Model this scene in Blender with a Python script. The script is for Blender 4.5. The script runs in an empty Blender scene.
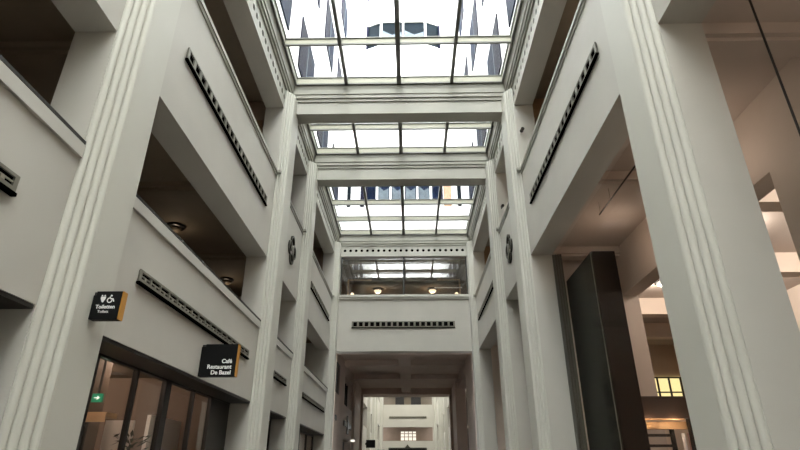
import bpy, bmesh, math, random
from mathutils import Vector
random.seed(4)
S = 4.0                      # metres per layout unit
SC = bpy.context.scene
COL = SC.collection
XL, XR = -1.0, 0.8477        # nave wall faces
TL, TR = 0.145, 0.145         # wall thicknesses
PL, PR = -0.936, 0.7837      # inner faces of the pillars
ZF = -0.40
YB, YE = -2.0, 6.80          # back wall, bridge face
CX = (XL + XR) / 2

# ------------------------------------------------------------------ materials
def mat(name, col, rough=0.6, spec=0.3, metal=0.0, noise=0.0, nscale=3.0, bump=0.0, bscale=60.0, emit=None, estr=0.0):
    m = bpy.data.materials.new(name); m.use_nodes = True
    nt = m.node_tree; b = nt.nodes['Principled BSDF']
    c = (col[0], col[1], col[2], 1)
    b.inputs['Base Color'].default_value = c
    b.inputs['Roughness'].default_value = rough
    b.inputs['Metallic'].default_value = metal
    b.inputs['Specular IOR Level'].default_value = spec
    tc = None
    if noise > 0 or bump > 0:
        tc = nt.nodes.new('ShaderNodeNewGeometry')
    if noise > 0:
        n = nt.nodes.new('ShaderNodeTexNoise'); n.inputs['Scale'].default_value = nscale; n.inputs['Detail'].default_value = 4
        nt.links.new(tc.outputs['Position'], n.inputs['Vector'])
        r = nt.nodes.new('ShaderNodeMapRange'); r.inputs['From Min'].default_value = .3; r.inputs['From Max'].default_value = .7
        r.inputs['To Min'].default_value = 1 - noise; r.inputs['To Max'].default_value = 1 + noise
        nt.links.new(n.outputs['Fac'], r.inputs['Value'])
        mx = nt.nodes.new('ShaderNodeVectorMath'); mx.operation = 'SCALE'
        mx.inputs[0].default_value = col
        nt.links.new(r.outputs['Result'], mx.inputs['Scale'])
        nt.links.new(mx.outputs['Vector'], b.inputs['Base Color'])
    if bump > 0:
        n2 = nt.nodes.new('ShaderNodeTexNoise'); n2.inputs['Scale'].default_value = bscale
        nt.links.new(tc.outputs['Position'], n2.inputs['Vector'])
        bp = nt.nodes.new('ShaderNodeBump'); bp.inputs['Strength'].default_value = bump; bp.inputs['Distance'].default_value = .01
        nt.links.new(n2.outputs['Fac'], bp.inputs['Height']); nt.links.new(bp.outputs['Normal'], b.inputs['Normal'])
    if emit:
        b.inputs['Emission Color'].default_value = (*emit, 1); b.inputs['Emission Strength'].default_value = estr
    return m

def glass(name, tint=(1, 1, 1), ior=1.5, gain=1.0):
    m = bpy.data.materials.new(name); m.use_nodes = True
    nt = m.node_tree; nt.nodes.clear()
    o = nt.nodes.new('ShaderNodeOutputMaterial'); mx = nt.nodes.new('ShaderNodeMixShader')
    t = nt.nodes.new('ShaderNodeBsdfTransparent'); t.inputs['Color'].default_value = (*tint, 1)
    g = nt.nodes.new('ShaderNodeBsdfGlossy'); g.inputs['Roughness'].default_value = 0.0
    lw = nt.nodes.new('ShaderNodeLayerWeight'); lw.inputs['Blend'].default_value = .5
    pw = nt.nodes.new('ShaderNodeMath'); pw.operation = 'POWER'; pw.inputs[1].default_value = 5.0
    f0 = ((ior - 1) / (ior + 1)) ** 2
    f = nt.nodes.new('ShaderNodeMath'); f.operation = 'MULTIPLY_ADD'; f.inputs[1].default_value = 1 - f0; f.inputs[2].default_value = f0
    ml = nt.nodes.new('ShaderNodeMath'); ml.operation = 'MULTIPLY'; ml.inputs[1].default_value = gain; ml.use_clamp = True
    nt.links.new(lw.outputs['Facing'], pw.inputs[0]); nt.links.new(pw.outputs[0], f.inputs[0])
    nt.links.new(f.outputs[0], ml.inputs[0]); nt.links.new(ml.outputs[0], mx.inputs[0])
    nt.links.new(t.outputs[0], mx.inputs[1]); nt.links.new(g.outputs[0], mx.inputs[2]); nt.links.new(mx.outputs[0], o.inputs[0])
    return m

WALL = mat('painted_plaster', (.45, .431, .390), .55, .25, noise=.035, nscale=.9, bump=.05, bscale=40)
STONE = mat('pale_pillar_paint', (.48, .468, .418), .5, .3, noise=.02, nscale=1.2)
TRIM = mat('cornice_paint', (.30, .292, .25), .5, .3)
BEAM = mat('beam_paint', (.385, .374, .33), .55, .25, noise=.03, nscale=1.0)
STEEL = mat('grey_painted_steel', (.14, .14, .12), .45, .4)
CREAMSTEEL = mat('cream_painted_steel', (.30, .288, .225), .5, .3)
JAMB = mat('grey_jamb', (.11, .107, .09), .6, .15)
DARK = mat('black_void', (.0008, .0007, .0006), .9, .0)
BRONZE = mat('dark_bronze', (.055, .052, .04), .5, .4, metal=.3, noise=.15, nscale=8)
BRONZEL = mat('worn_bronze', (.17, .16, .13), .5, .4, metal=.2, noise=.12, nscale=8)
FRET = mat('beige_fretwork', (.24, .225, .18), .5, .3)
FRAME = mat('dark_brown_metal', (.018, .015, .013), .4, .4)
BRASS = mat('blackened_iron', (.016, .014, .011), .55, .4)
BROWNC = mat('brown_ceiling', (.20, .165, .125), .7, .2, noise=.06, nscale=1.5)
BROWNW = mat('brown_wall', (.22, .165, .125), .7, .2, noise=.08, nscale=1.5)
WOOD = mat('brown_oak', (.21, .125, .065), .5, .35, noise=.2, nscale=2.2)
PINKC = mat('warm_ceiling_paint', (.50, .425, .37), .7, .2, noise=.04, nscale=1)
PINKW = mat('rosy_beige_paint', (.60, .52, .46), .6, .25, noise=.04, nscale=1)
CREAMC = mat('cream_room_paint', (.74, .64, .55), .6, .2, noise=.03, nscale=1)
PASS = mat('passage_paint', (.54, .45, .40), .6, .2, noise=.05, nscale=1)
FLOORM = mat('stone_floor', (.10, .093, .083), .35, .4, noise=.1, nscale=2)
WHITEX = mat('white_glazed_brick', (.92, .92, .92), .6, .2, noise=.02, nscale=2)
ROOFM = mat('roof_lead', (.35, .35, .36), .7, .2)
WINX = mat('blue_grey_glass', (.0045, .010, .028), .6, .03, noise=.35, nscale=1.2)
WINV = mat('violet_grey_glass', (.010, .010, .022), .6, .03, noise=.25, nscale=1.2)
WINP = mat('pale_window_curtain', (.09, .11, .13), .6, .2, noise=.25, nscale=2.5)
WINTEAL = mat('teal_grey_glass', (.004, .008, .012), .5, .03, noise=.3, nscale=1.2)
BRICK = mat('ochre_brick', (.42, .26, .17), .7, .2, noise=.15, nscale=4)
BLACKG = mat('dark_green_gloss', (.006, .008, .006), .28, .04)
BLACKB = mat('brown_black_lacquer', (.022, .015, .011), .5, .15, noise=.15, nscale=3)
SIGNB = mat('black_sign_board', (.005, .005, .005), .6, .12)
SIGNO = mat('ochre_sign_edge', (.42, .20, .035), .55, .3)
SIGNT = mat('white_sign_print', (.8, .8, .78), .6, .2)
GREEN = mat('exit_green', (.01, .25, .12), .5, .3, emit=(.02, .35, .18), estr=.05)
EXITW = mat('exit_white', (.8, .9, .85), .5, .3, emit=(.8, 1, .9), estr=.16)
LAMPG = mat('warm_lamp_glass', (.9, .8, .6), .4, .3, emit=(1, .80, .55), estr=.28)
LAMPD = mat('unlit_lamp_glass', (.10, .075, .05), .4, .3)
LAMPW = mat('white_lamp_glass', (.9, .9, .85), .4, .3, emit=(1, .95, .85), estr=.16)
OAKL = mat('pale_oak', (.62, .42, .24), .5, .3, noise=.1, nscale=5)
TRANS = mat('brown_transom', (.075, .05, .038), .45, .35, noise=.1, nscale=3)
WHITEP = mat('white_panel', (.85, .83, .80), .5, .3)
LEAF = mat('dark_leaf', (.02, .035, .015), .6, .2)
POTM = mat('dark_pot', (.03, .03, .03), .5, .3)
STAIN = mat('yellow_leaded_glass', (.8, .65, .25), .5, .3, emit=(1, .85, .42), estr=.15)
CLOTHP = mat('pink_cloth', (.55, .33, .29), .8, .1)
CLOTHW = mat('white_cloth', (.75, .73, .75), .8, .1)
GSKY = glass('skylight_glass', (.97, .99, .98), 1.35, .8)
GLAY = glass('dimming_laylight', (.62, .62, .59), 1.4, .8)  # tint added to dim the sky over the second hall
GSHOP = glass('shop_glass', (.93, .90, .87), 1.5, .9)
GGAL = glass('gallery_glass', (.93, .91, .88), 1.5, 4.5)
GROOM = glass('room_glass', (.97, .95, .93), 1.3, .10)

# ------------------------------------------------------------------ builders
class MB:
    def __init__(s): s.v = []; s.f = []
    def box(s, x0, x1, y0, y1, z0, z1):
        n = len(s.v)
        s.v += [(x0, y0, z0), (x1, y0, z0), (x1, y1, z0), (x0, y1, z0), (x0, y0, z1), (x1, y0, z1), (x1, y1, z1), (x0, y1, z1)]
        s.f += [tuple(n + i for i in q) for q in ((0, 3, 2, 1), (4, 5, 6, 7), (0, 1, 5, 4), (1, 2, 6, 5), (2, 3, 7, 6), (3, 0, 4, 7))]
        return s
    def prism(s, pts, z0, z1):
        n = len(s.v); k = len(pts)
        s.v += [(x, y, z0) for x, y in pts] + [(x, y, z1) for x, y in pts]
        s.f.append(tuple(n + i for i in range(k - 1, -1, -1))); s.f.append(tuple(n + k + i for i in range(k)))
        for i in range(k): s.f.append((n + i, n + (i + 1) % k, n + k + (i + 1) % k, n + k + i))
        return s
    def extr(s, pts, f0, f1):
        """closed outline PTS; f0/f1 turn an outline point into a 3-D point on either end"""
        n = len(s.v); k = len(pts)
        s.v += [f0(*p) for p in pts] + [f1(*p) for p in pts]
        s.f.append(tuple(n + i for i in range(k - 1, -1, -1))); s.f.append(tuple(n + k + i for i in range(k)))
        for i in range(k): s.f.append((n + i, n + (i + 1) % k, n + k + (i + 1) % k, n + k + i))
        return s
    def lathe(s, prof, cx, cy, seg=20):
        n = len(s.v); k = len(prof)
        for i in range(seg):
            a = 2 * math.pi * i / seg
            s.v += [(cx + r * math.cos(a), cy + r * math.sin(a), z) for r, z in prof]
        for i in range(seg):
            j = (i + 1) % seg
            for q in range(k - 1): s.f.append((n + i * k + q, n + j * k + q, n + j * k + q + 1, n + i * k + q + 1))
        s.f.append(tuple(n + i * k for i in range(seg - 1, -1, -1))); s.f.append(tuple(n + i * k + k - 1 for i in range(seg)))
        return s
    def tube(s, p, q, r, seg=8):
        p, q = Vector(p), Vector(q); d = (q - p).normalized()
        u = d.orthogonal().normalized(); w = d.cross(u); n = len(s.v)
        for c in (p, q):
            for i in range(seg):
                a = 2 * math.pi * i / seg
                s.v.append(tuple(c + u * (r * math.cos(a)) + w * (r * math.sin(a))))
        s.f.append(tuple(n + i for i in range(seg - 1, -1, -1))); s.f.append(tuple(n + seg + i for i in range(seg)))
        for i in range(seg): s.f.append((n + i, n + (i + 1) % seg, n + seg + (i + 1) % seg, n + seg + i))
        return s
    def sheet(s, brk0, brk1, filled, P, t):
        """a slab with holes: cells between breaks BRK0 x BRK1 where FILLED; P(a,b,depth) gives 3-D points"""
        idx = {}
        def V(i, j, d):
            k = (i, j, d)
            if k not in idx: idx[k] = len(s.v); s.v.append(P(brk0[i], brk1[j], t if d else 0.0))
            return idx[k]
        n0, n1 = len(brk0) - 1, len(brk1) - 1
        F = lambda i, j: 0 <= i < n0 and 0 <= j < n1 and filled(i, j)
        for i in range(n0):
            for j in range(n1):
                if not F(i, j): continue
                s.f.append((V(i, j, 0), V(i + 1, j, 0), V(i + 1, j + 1, 0), V(i, j + 1, 0)))
                s.f.append((V(i, j, 1), V(i, j + 1, 1), V(i + 1, j + 1, 1), V(i + 1, j, 1)))
                if not F(i - 1, j): s.f.append((V(i, j, 0), V(i, j + 1, 0), V(i, j + 1, 1), V(i, j, 1)))
                if not F(i + 1, j): s.f.append((V(i + 1, j, 0), V(i + 1, j, 1), V(i + 1, j + 1, 1), V(i + 1, j + 1, 0)))
                if not F(i, j - 1): s.f.append((V(i, j, 0), V(i, j, 1), V(i + 1, j, 1), V(i + 1, j, 0)))
                if not F(i, j + 1): s.f.append((V(i, j + 1, 0), V(i + 1, j + 1, 0), V(i + 1, j + 1, 1), V(i, j + 1, 1)))
        return s
    def build(s, name, m, parent=None, smooth=False, fix=True):
        vs = [Vector(v) * S for v in s.v]
        if parent is None:
            lo = [min(v[i] for v in vs) for i in range(3)]; hi = [max(v[i] for v in vs) for i in range(3)]
            org = Vector(((lo[0] + hi[0]) / 2, (lo[1] + hi[1]) / 2, lo[2])); off = org
        else:
            off = world_loc(parent); org = None
            if parent.type == 'MESH' or True:
                lo = [min(v[i] for v in vs) for i in range(3)]; hi = [max(v[i] for v in vs) for i in range(3)]
                c = Vector(((lo[0] + hi[0]) / 2, (lo[1] + hi[1]) / 2, lo[2])); org = c - off; off = c
        me = bpy.data.meshes.new(name)
        me.from_pydata([tuple(v - off) for v in vs], [], s.f)
        if fix:
            bm = bmesh.new(); bm.from_mesh(me)
            bmesh.ops.recalc_face_normals(bm, faces=bm.faces); bm.to_mesh(me); bm.free()
        if smooth:
            for p in me.polygons: p.use_smooth = True
        me.materials.append(m)
        o = bpy.data.objects.new(name, me); COL.objects.link(o)
        o.location = org
        if parent is not None: o.parent = parent
        return o

def world_loc(o):
    l = Vector(o.location)
    while o.parent is not None:
        o = o.parent; l += Vector(o.location)
    return l

def tag(o, label=None, cat=None, group=None, kind=None):
    if label: o['label'] = label
    if cat: o['category'] = cat
    if group: o['group'] = group
    if kind: o['kind'] = kind
    return o
def struct(o, label, cat): return tag(o, label, cat, kind='structure')
def empty(name, loc):
    o = bpy.data.objects.new(name, None); COL.objects.link(o); o.location = Vector(loc) * S; o.empty_display_size = .2
    return o
def B(name, m, x0, x1, y0, y1, z0, z1, parent=None): return MB().box(x0, x1, y0, y1, z0, z1).build(name, m, parent)
def copy_tree(o, d, parent=None):
    c = o.copy(); COL.objects.link(c)
    if parent is None: c.location = o.location + Vector(d) * S
    else: c.parent = parent
    for ch in o.children: copy_tree(ch, d, c)
    return c

def brks(lo, hi, holes, ax):
    s = {lo, hi}
    for h in holes: s |= {min(max(h[ax], lo), hi), min(max(h[ax + 1], lo), hi)}
    return sorted(s)
def holed(lo0, hi0, lo1, hi1, holes, P, t):
    a, b = brks(lo0, hi0, holes, 0), brks(lo1, hi1, holes, 2)
    def fill(i, j):
        u, v = (a[i] + a[i + 1]) / 2, (b[j] + b[j + 1]) / 2
        return not any(h[0] < u < h[1] and h[2] < v < h[3] for h in holes)
    return MB().sheet(a, b, fill, P, t)

# storeys
Z1, Z2A, Z2B, Z3A, Z3B, ZC, ZS = .408, .912, 1.378, 2.075, 2.665, 2.842, 3.0
BAYS = {'o': (-.355, 1.365), 'a': (1.65, 3.475), 'b': (3.80, 4.54), 'c': (4.93, 6.60)}

# ------------------------------------------------------------------ side walls
hl, hr = [], []
for k, (y0, y1) in BAYS.items():
    hl += [(y0, y1, ZF - .1, Z1), (y0, y1, Z2A, Z2B), (y0, y1, Z3A, Z3B)]
    hr += [(y0, y1, ZF - .1, Z2B), (y0, y1, Z3A, Z3B)]
hl = [(a, b, max(c, ZF), d) for a, b, c, d in hl]; hr = [(a, b, max(c, ZF), d) for a, b, c, d in hr]
WT = 2.674                    # wall below the pierced frieze
o = holed(YB, YE + .02, ZF, WT, hl, lambda a, b, d: (XL - d, a, b), TL).build('wall_left', WALL)
struct(o, 'cream nave wall carrying the two hanging signs, with three storeys of openings', 'wall')
o = holed(YB, YE + .02, ZF, WT, hr, lambda a, b, d: (XR + d, a, b), TR).build('wall_right', WALL)
struct(o, 'cream nave wall opposite the hanging signs, with tall openings below', 'wall')
o = holed(XL - .2, XR + .2, ZF, ZC + .1, [], lambda a, b, d: (a, YB - d, b), .1).build('wall_back', WALL); struct(o, 'plain cream wall closing the hall behind the viewer', 'wall')
o = B('floor', FLOORM, -3.2, 3.4, YB, 20, ZF - .06, ZF); struct(o, 'smooth stone floor of the long hall', 'floor')

# pierced frieze strips: real round holes with black bottoms
def frieze(name, label, n, P, length, h, r, t, depth, cyo=0.0):
    """P(a, b, d): a along, b up, d into the wall"""
    m = MB(); k = 16; cw = length / n
    def ring(c, i, j): pass
    holes = MB()
    for q in range(n):
        cx, cy = (q + .5) * cw, h / 2 + cyo
        base = len(m.v)
        outer = []
        for i in range(k):
            a = 2 * math.pi * i / k + math.pi / 4
            dx, dy = math.cos(a), math.sin(a)
            s = min((cw / 2) / max(abs(dx), 1e-6), (h / 2) / max(abs(dy), 1e-6))
            # walk the rectangle outline so corners land on corners
            outer.append((cx + max(-cw / 2, min(cw / 2, dx * max(cw, h))), h / 2 + max(-h / 2, min(h / 2, dy * max(cw, h)))))
        inner = [(cx + r * math.cos(2 * math.pi * i / k + math.pi / 4), cy + r * math.sin(2 * math.pi * i / k + math.pi / 4)) for i in range(k)]
        m.v += [P(a, b, 0) for a, b in outer] + [P(a, b, 0) for a, b in inner] + [P(a, b, depth) for a, b in inner]
        for i in range(k):
            j = (i + 1) % k
            m.f.append((base + i, base + j, base + k + j, base + k + i))
            m.f.append((base + k + i, base + k + j, base + 2 * k + j, base + 2 * k + i))
        hb = len(holes.v)
        holes.v += [P(a, b, depth * .98) for a, b in inner]; holes.f.append(tuple(hb + i for i in range(k)))
    # back and edges
    b0 = len(m.v)
    m.v += [P(0, 0, 0), P(length, 0, 0), P(length, h, 0), P(0, h, 0), P(0, 0, t), P(length, 0, t), P(length, h, t), P(0, h, t)]
    for q in ((4, 5, 6, 7), (0, 1, 5, 4), (1, 2, 6, 5), (2, 3, 7, 6), (3, 0, 4, 7)): m.f.append(tuple(b0 + i for i in q))
    o = m.build(name, BEAM); struct(o, label, 'frieze')
    holes.build('hole_shadow_gap', DARK, o)
    return o
FR = {'o': (-.40, 1.53), 'a': (1.66, 3.645), 'b': (3.78, 4.73), 'c': (4.87, YE)}
names = {'o': 'above the viewer', 'a': 'along the nearest skylight', 'b': 'along the narrow middle skylight', 'c': 'along the farthest skylight'}
tn = 0
for k, (y0, y1) in FR.items():
    n = max(3, round((y1 - y0) / .076))
    for side in (-1, 1):
        tn += 1
        X = XL if side < 0 else XR
        frieze('trim_%d' % tn, 'pierced frieze %s on the %s' % (names[k], 'signs side of the hall' if side < 0 else 'side of the tall black block'), n,
               (lambda X, side, y0: lambda a, b, d: (X + side * d, y0 + a, 2.674 + b))(X, side, y0), y1 - y0, ZC - 2.674, .0225, .14, .006)

# ------------------------------------------------------------------ fluted pillars
def pillar_outline(side, y0, y1):
    X, P_ = (XL, PL) if side < 0 else (XR, PR)
    n = 4; pts = [(X + side * .10, y0)]
    dx, dy = (P_ - X), .074
    a0 = (X, y0)
    pts.append(a0)
    L = math.hypot(dx, dy)
    ux, uy = dx / L, dy / L
    nx, ny = (ux * 0 - uy * (1 if side < 0 else -1) * -1, 0)
    # outward normal of the diagonal: towards the viewer and the nave
    nrm = Vector((-side * uy, -abs(ux)))
    nrm = Vector((abs(uy) * (1 if side < 0 else -1), -abs(ux)))
    w = L / n
    for q in range(n):
        c = Vector((X, y0)) + Vector((ux, uy)) * (w * (q + .5))
        for i in range(0, 7):
            a = math.pi * i / 6
            v = c - Vector((ux, uy)) * (w * .46 * math.cos(a)) + nrm * (w * .32 * math.sin(a))
            pts.append((v.x, v.y))
        if q < n - 1:
            v = Vector((X, y0)) + Vector((ux, uy)) * (w * (q + 1)) - nrm * (w * .03); pts.append((v.x, v.y))
    pts += [(P_, y0 + dy), (P_, y1), (X, y1), (X + side * .10, y1)]
    return pts
PIL = [(1.3675, 1.60, 'nearest the viewer'), (3.478, 3.73, 'second from the viewer'), (4.556, 4.785, 'third from the viewer'), (6.6035, YE + .015, 'against the glazed bridge')]
for y0, y1, w in PIL:
    for side in (-1, 1):
        o = MB().prism(pillar_outline(side, y0, y1), ZF, ZC - .0005).build('fluted_pillar', STONE)
        struct(o, 'fluted cream pillar %s, on the %s' % (w, 'side of the hanging signs' if side < 0 else 'side of the tall black block'), 'pillar')

# ------------------------------------------------------------------ cross beams
for y0, y1, z0, w in ((-.44, -.40, 2.726, 'behind the viewer'), (1.53, 1.66, 2.726, 'over the nearest pillars'), (3.645, 3.78, 2.726, 'between the two nearest skylights'), (4.73, 4.87, 2.716, 'before the farthest skylight')):
    o = B('cross_beam', BEAM, XL, XR, y0, y1, z0, 3.10)
    struct(o, 'cream cross beam spanning the hall %s' % w, 'beam')

# ------------------------------------------------------------------ bridge wall at the far end
o = holed(XL - .1, XR + .1, Z2B + .022, 2.70, [(PL, PR, Z3A + .06, 2.693)], lambda a, b, d: (a, YE + d, b), .14).build('wall_far', WALL)
struct(o, 'cream bridge wall closing the hall below the long gallery window', 'wall')
n = 24
frieze('trim_20', 'row of round holes over the long gallery window', n, lambda a, b, d: (XL + a, YE + d, 2.70 + b), XR - XL, ZC - 2.70, .0205, .14, .006, .006)
# gallery sill
m = MB(); m.box(PL - .03, PR + .03, YE - .035, YE + .02, 2.105, 2.135).box(PL - .022, PR + .022, YE - .022, YE + .02, 2.080, 2.1045)
struct(m.build('trim_30', STONE), 'moulded sill under the long gallery window', 'sill')

# cornices and skylights
def ringframe(name, m, x0, x1, y0, y1, prof, parent=None):
    M = MB(); k = len(prof)
    for d, z in prof: M.v += [(x0 + d, y0 + d, z), (x1 - d, y0 + d, z), (x1 - d, y1 - d, z), (x0 + d, y1 - d, z)]
    for q in range(k - 1):
        for i in range(4):
            j = (i + 1) % 4
            M.f.append((q * 4 + i, q * 4 + j, q * 4 + 4 + j, q * 4 + 4 + i))
    for i in range(4):
        j = (i + 1) % 4
        M.f.append(((k - 1) * 4 + i, (k - 1) * 4 + j, j, i))
    return M.build(name, m, parent)
CORN = [(0, ZC), (.012, ZC + .001), (.012, ZC + .030), (.024, ZC + .031), (.024, ZC + .062), (.032, ZC + .066), (.032, ZC + .110), (.040, ZS - .010), (.040, ZS + .05), (0, ZS + .05)]
SKY = [('p', YB, -.44, 4, 'skylight behind the viewer'), ('o', -.40, 1.53, 4, 'over the viewer, mostly outside the view'), ('a', 1.66, 3.645, 4, 'nearest and largest skylight, under the white oriel wall'), ('b', 3.78, 4.73, 2, 'narrow middle skylight between the two cross beams'), ('c', 4.87, YE, 4, 'farthest skylight, above the glazed bridge')]
for i, (k, y0, y1, ncross, lab) in enumerate(SKY):
    o = ringframe('trim_%d' % (40 + i), TRIM, XL, XR, y0, y1, CORN)
    struct(o, 'stepped cornice moulding framing the skylight: %s' % lab, 'cornice')
    win = empty('window_%d' % (i + 1), (CX, (y0 + y1) / 2, ZS)); struct(win, lab, 'skylight')
    X0, X1, Y0, Y1 = XL + .032, XR - .032, y0 + .032, y1 - .032
    ringframe('window_frame', CREAMSTEEL, X0, X1, Y0, Y1, [(.0085, ZS + .0085), (.020, ZS + .0085), (.020, ZS + .058), (.0085, ZS + .058)], win)
    ringframe('sill_flange', STEEL, X0, X1, Y0, Y1, [(.0085, ZS - .010), (.026, ZS - .010), (.026, ZS + .003), (.0085, ZS + .003)], win)
    ringframe('cap_flange', STEEL, X0, X1, Y0, Y1, [(.0085, ZS + .0585), (.030, ZS + .0585), (.030, ZS + .066), (.0085, ZS + .066)], win)
    B('pane', GSKY, X0 + .005, X1 - .005, Y0 + .005, Y1 - .005, ZS + .004, ZS + .008, win)
    for q in range(1, 4):
        x = X0 + (X1 - X0) * q / 4; w = .018 if q == 2 else .013
        B('glazing_bar', STEEL, x - w, x + w, Y0 + .01, Y1 - .01, ZS - .010, ZS + .045, win)
    for q in range(1, ncross):
        y = Y0 + (Y1 - Y0) * q / ncross
        M = MB().box(X0 + .01, X1 - .01, y - .008, y + .008, ZS - .012, ZS + .003)
        M.build('cross_rail', STEEL, win)
        B('rail_web', CREAMSTEEL, X0 + .012, X1 - .012, y + .002, y + .008, ZS + .0085, ZS + .052, win)
        B('rail_cap', STEEL, X0 + .012, X1 - .012, y - .010, y + .012, ZS + .0525, ZS + .060, win)

# roof round the skylights
m = MB()
pass
for (a, b) in ((1.53, 1.66), (3.645, 3.78), (4.73, 4.87)): pass
for p, nm, lb in ((( -3.2, XL, YB, 20, 3.06, 3.12), 'roof', 'flat roof over the rooms behind the signs'), ((XR, 3.4, YB, 20, 3.06, 3.12), 'roof', 'flat roof over the rooms behind the black block'),
                  ((XL, XR, YE + .145, 11.2, 3.06, 3.12), 'roof', 'flat roof over the bridge')):
    struct(B(nm, ROOFM, *p), lb, 'roof')

# ------------------------------------------------------------------ sills, mouldings, rails
tcount = 50
def nexttrim():
    global tcount; tcount += 1; return 'trim_%d' % tcount
words_b = {'o': 'in the bay beside the viewer', 'a': 'in the wide near bay', 'b': 'in the narrow middle bay', 'c': 'in the bay by the bridge'}
for k, (y0, y1) in BAYS.items():
    ya = {'o': y0 - .04, 'a': 1.601, 'b': 3.731, 'c': 4.786}[k]; yb = {'o': 1.364, 'a': 3.477, 'b': 4.555, 'c': 6.599}[k]
    for side in (-1, 1):
        X = XL if side < 0 else XR; s = -side      # s points into the nave
        sd = 'signs side' if side < 0 else 'black block side'
        m = MB()
        def bx(d0, d1, ya_, yb_, z0, z1): m.box(min(X + s * d0, X + s * d1), max(X + s * d0, X + s * d1), ya_, yb_, z0, z1)
        e = .010
        bx(0, .012, ya, yb + e, 2.052, 2.076); bx(0, .006, ya, yb + e * .5, 2.030, 2.0515); bx(.0121, .034, yb - .020, yb + e, 2.056, 2.076)
        struct(m.build(nexttrim(), TRIM), 'stepped parapet moulding of the top storey %s, %s' % (words_b[k], sd), 'moulding')
        if side < 0:
            yo, ye = (y0, y1)
            m = MB(); m.box(XL, XL + .010, yo - .0, ye, .868, .911)
            struct(m.build(nexttrim(), WALL), 'flat cream sill band under the middle-storey opening %s' % words_b[k], 'sill')
            h = B('handrail', BRASS, XL - .02, XL + .0105, yo + .004, ye - .004, .9125, .923)
            tag(h, 'thin dark handrail on the middle-storey parapet %s, %s' % (words_b[k], sd), 'handrail', 'dark handrails on the middle storey')

# ------------------------------------------------------------------ ventilation grilles
def grille(side, yc, zc, L, H, n, label, style=0, P=None):
    X = XL if side < 0 else XR; s = -side
    if P is None:
        P = lambda a, b, d: (X + s * d, yc + a, zc + b)
    root = empty('ventilation_grille', P(0, -H / 2, 0)); tag(root, label, 'vent', 'bronze ventilation grilles in the walls')
    rim = .008; f = .006
    M = MB()
    def bx(M, a0, a1, b0, b1, d0, d1): M.extr([(a0, b0), (a1, b0), (a1, b1), (a0, b1)], lambda a, b: P(a, b, d0), lambda a, b: P(a, b, d1))
    bk = MB(); bx(bk, -L / 2 + .003, L / 2 - .003, -H / 2 + .003, H / 2 - .003, .0005, .003); bk.build('backing', DARK, root)
    brk_a = [-L / 2]; holes = []
    cw = (L - 2 * rim) / n
    for q in range(n):
        a0 = -L / 2 + rim + q * cw
        g = .17 if style == 0 else .08
        holes.append((a0 + cw * g, a0 + cw * (1 - g), -H / 2 + rim * 1.6, H / 2 - rim * 1.1))
    M = holed(-L / 2, L / 2, -H / 2, H / 2, holes, lambda a, b, d: P(a, b, .0035 + f - d), f)
    M.build('frame', BRONZEL, root)
    lip = MB(); bx(lip, -L / 2 - .002, L / 2 + .002, -H / 2 - .010, -H / 2 - .0005, 0, .014); lip.build('drip_edge', DARK, root)
    if style == 1:
        hh = []
        for (a0, a1, b0, b1) in holes:
            h = b1 - b0; w_ = a1 - a0
            hh += [(a0, a1, b0 + h * .54, b1), (a0, a0 + w_ * .40, b0, b0 + h * .38), (a0 + w_ * .60, a1, b0, b0 + h * .38)]
        M = holed(-L / 2 + rim, L / 2 - rim, -H / 2 + rim * 1.6, H / 2 - rim * 1.1, hh, lambda a, b, d: P(a, b, .0075 - d), .004)
        M.build('fretwork', FRET, root)
    return root
grille(-1, 2.565, 1.724, 1.45, .062, 19, 'long bronze grille high on the wide near bay, signs side', 0)
grille(1, 2.565, 1.724, 1.45, .062, 19, 'long bronze grille high on the wide near bay, opposite the signs', 0)
grille(-1, 2.565, .662, 1.45, .046, 17, 'long fretted grille on the wall behind the café sign', 1)
grille(-1, .44, .662, 1.45, .046, 17, 'fretted grille on the parapet beside the viewer, before the nearest pillar', 1)
grille(-1, 4.17, .660, .42, .044, 5, 'short fretted grille in the narrow middle bay under the round-holed ornament', 1)
grille(-1, 5.775, .660, 1.32, .044, 15, 'long fretted grille low in the bay by the bridge, signs side', 1)
grille(-1, 5.775, 1.735, 1.28, .070, 14, 'long grille high in the bay by the bridge, signs side', 0)
grille(1, 5.775, 1.735, 1.28, .070, 14, 'long grille high in the bay by the bridge, opposite the signs', 0)
grille(0, 0, 0, 1.335, .078, 18, 'long dark grille centred on the bridge wall below the gallery window', 0, P=lambda a, b, d: (-.085 + a, YE - d, 1.745 + b))

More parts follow.
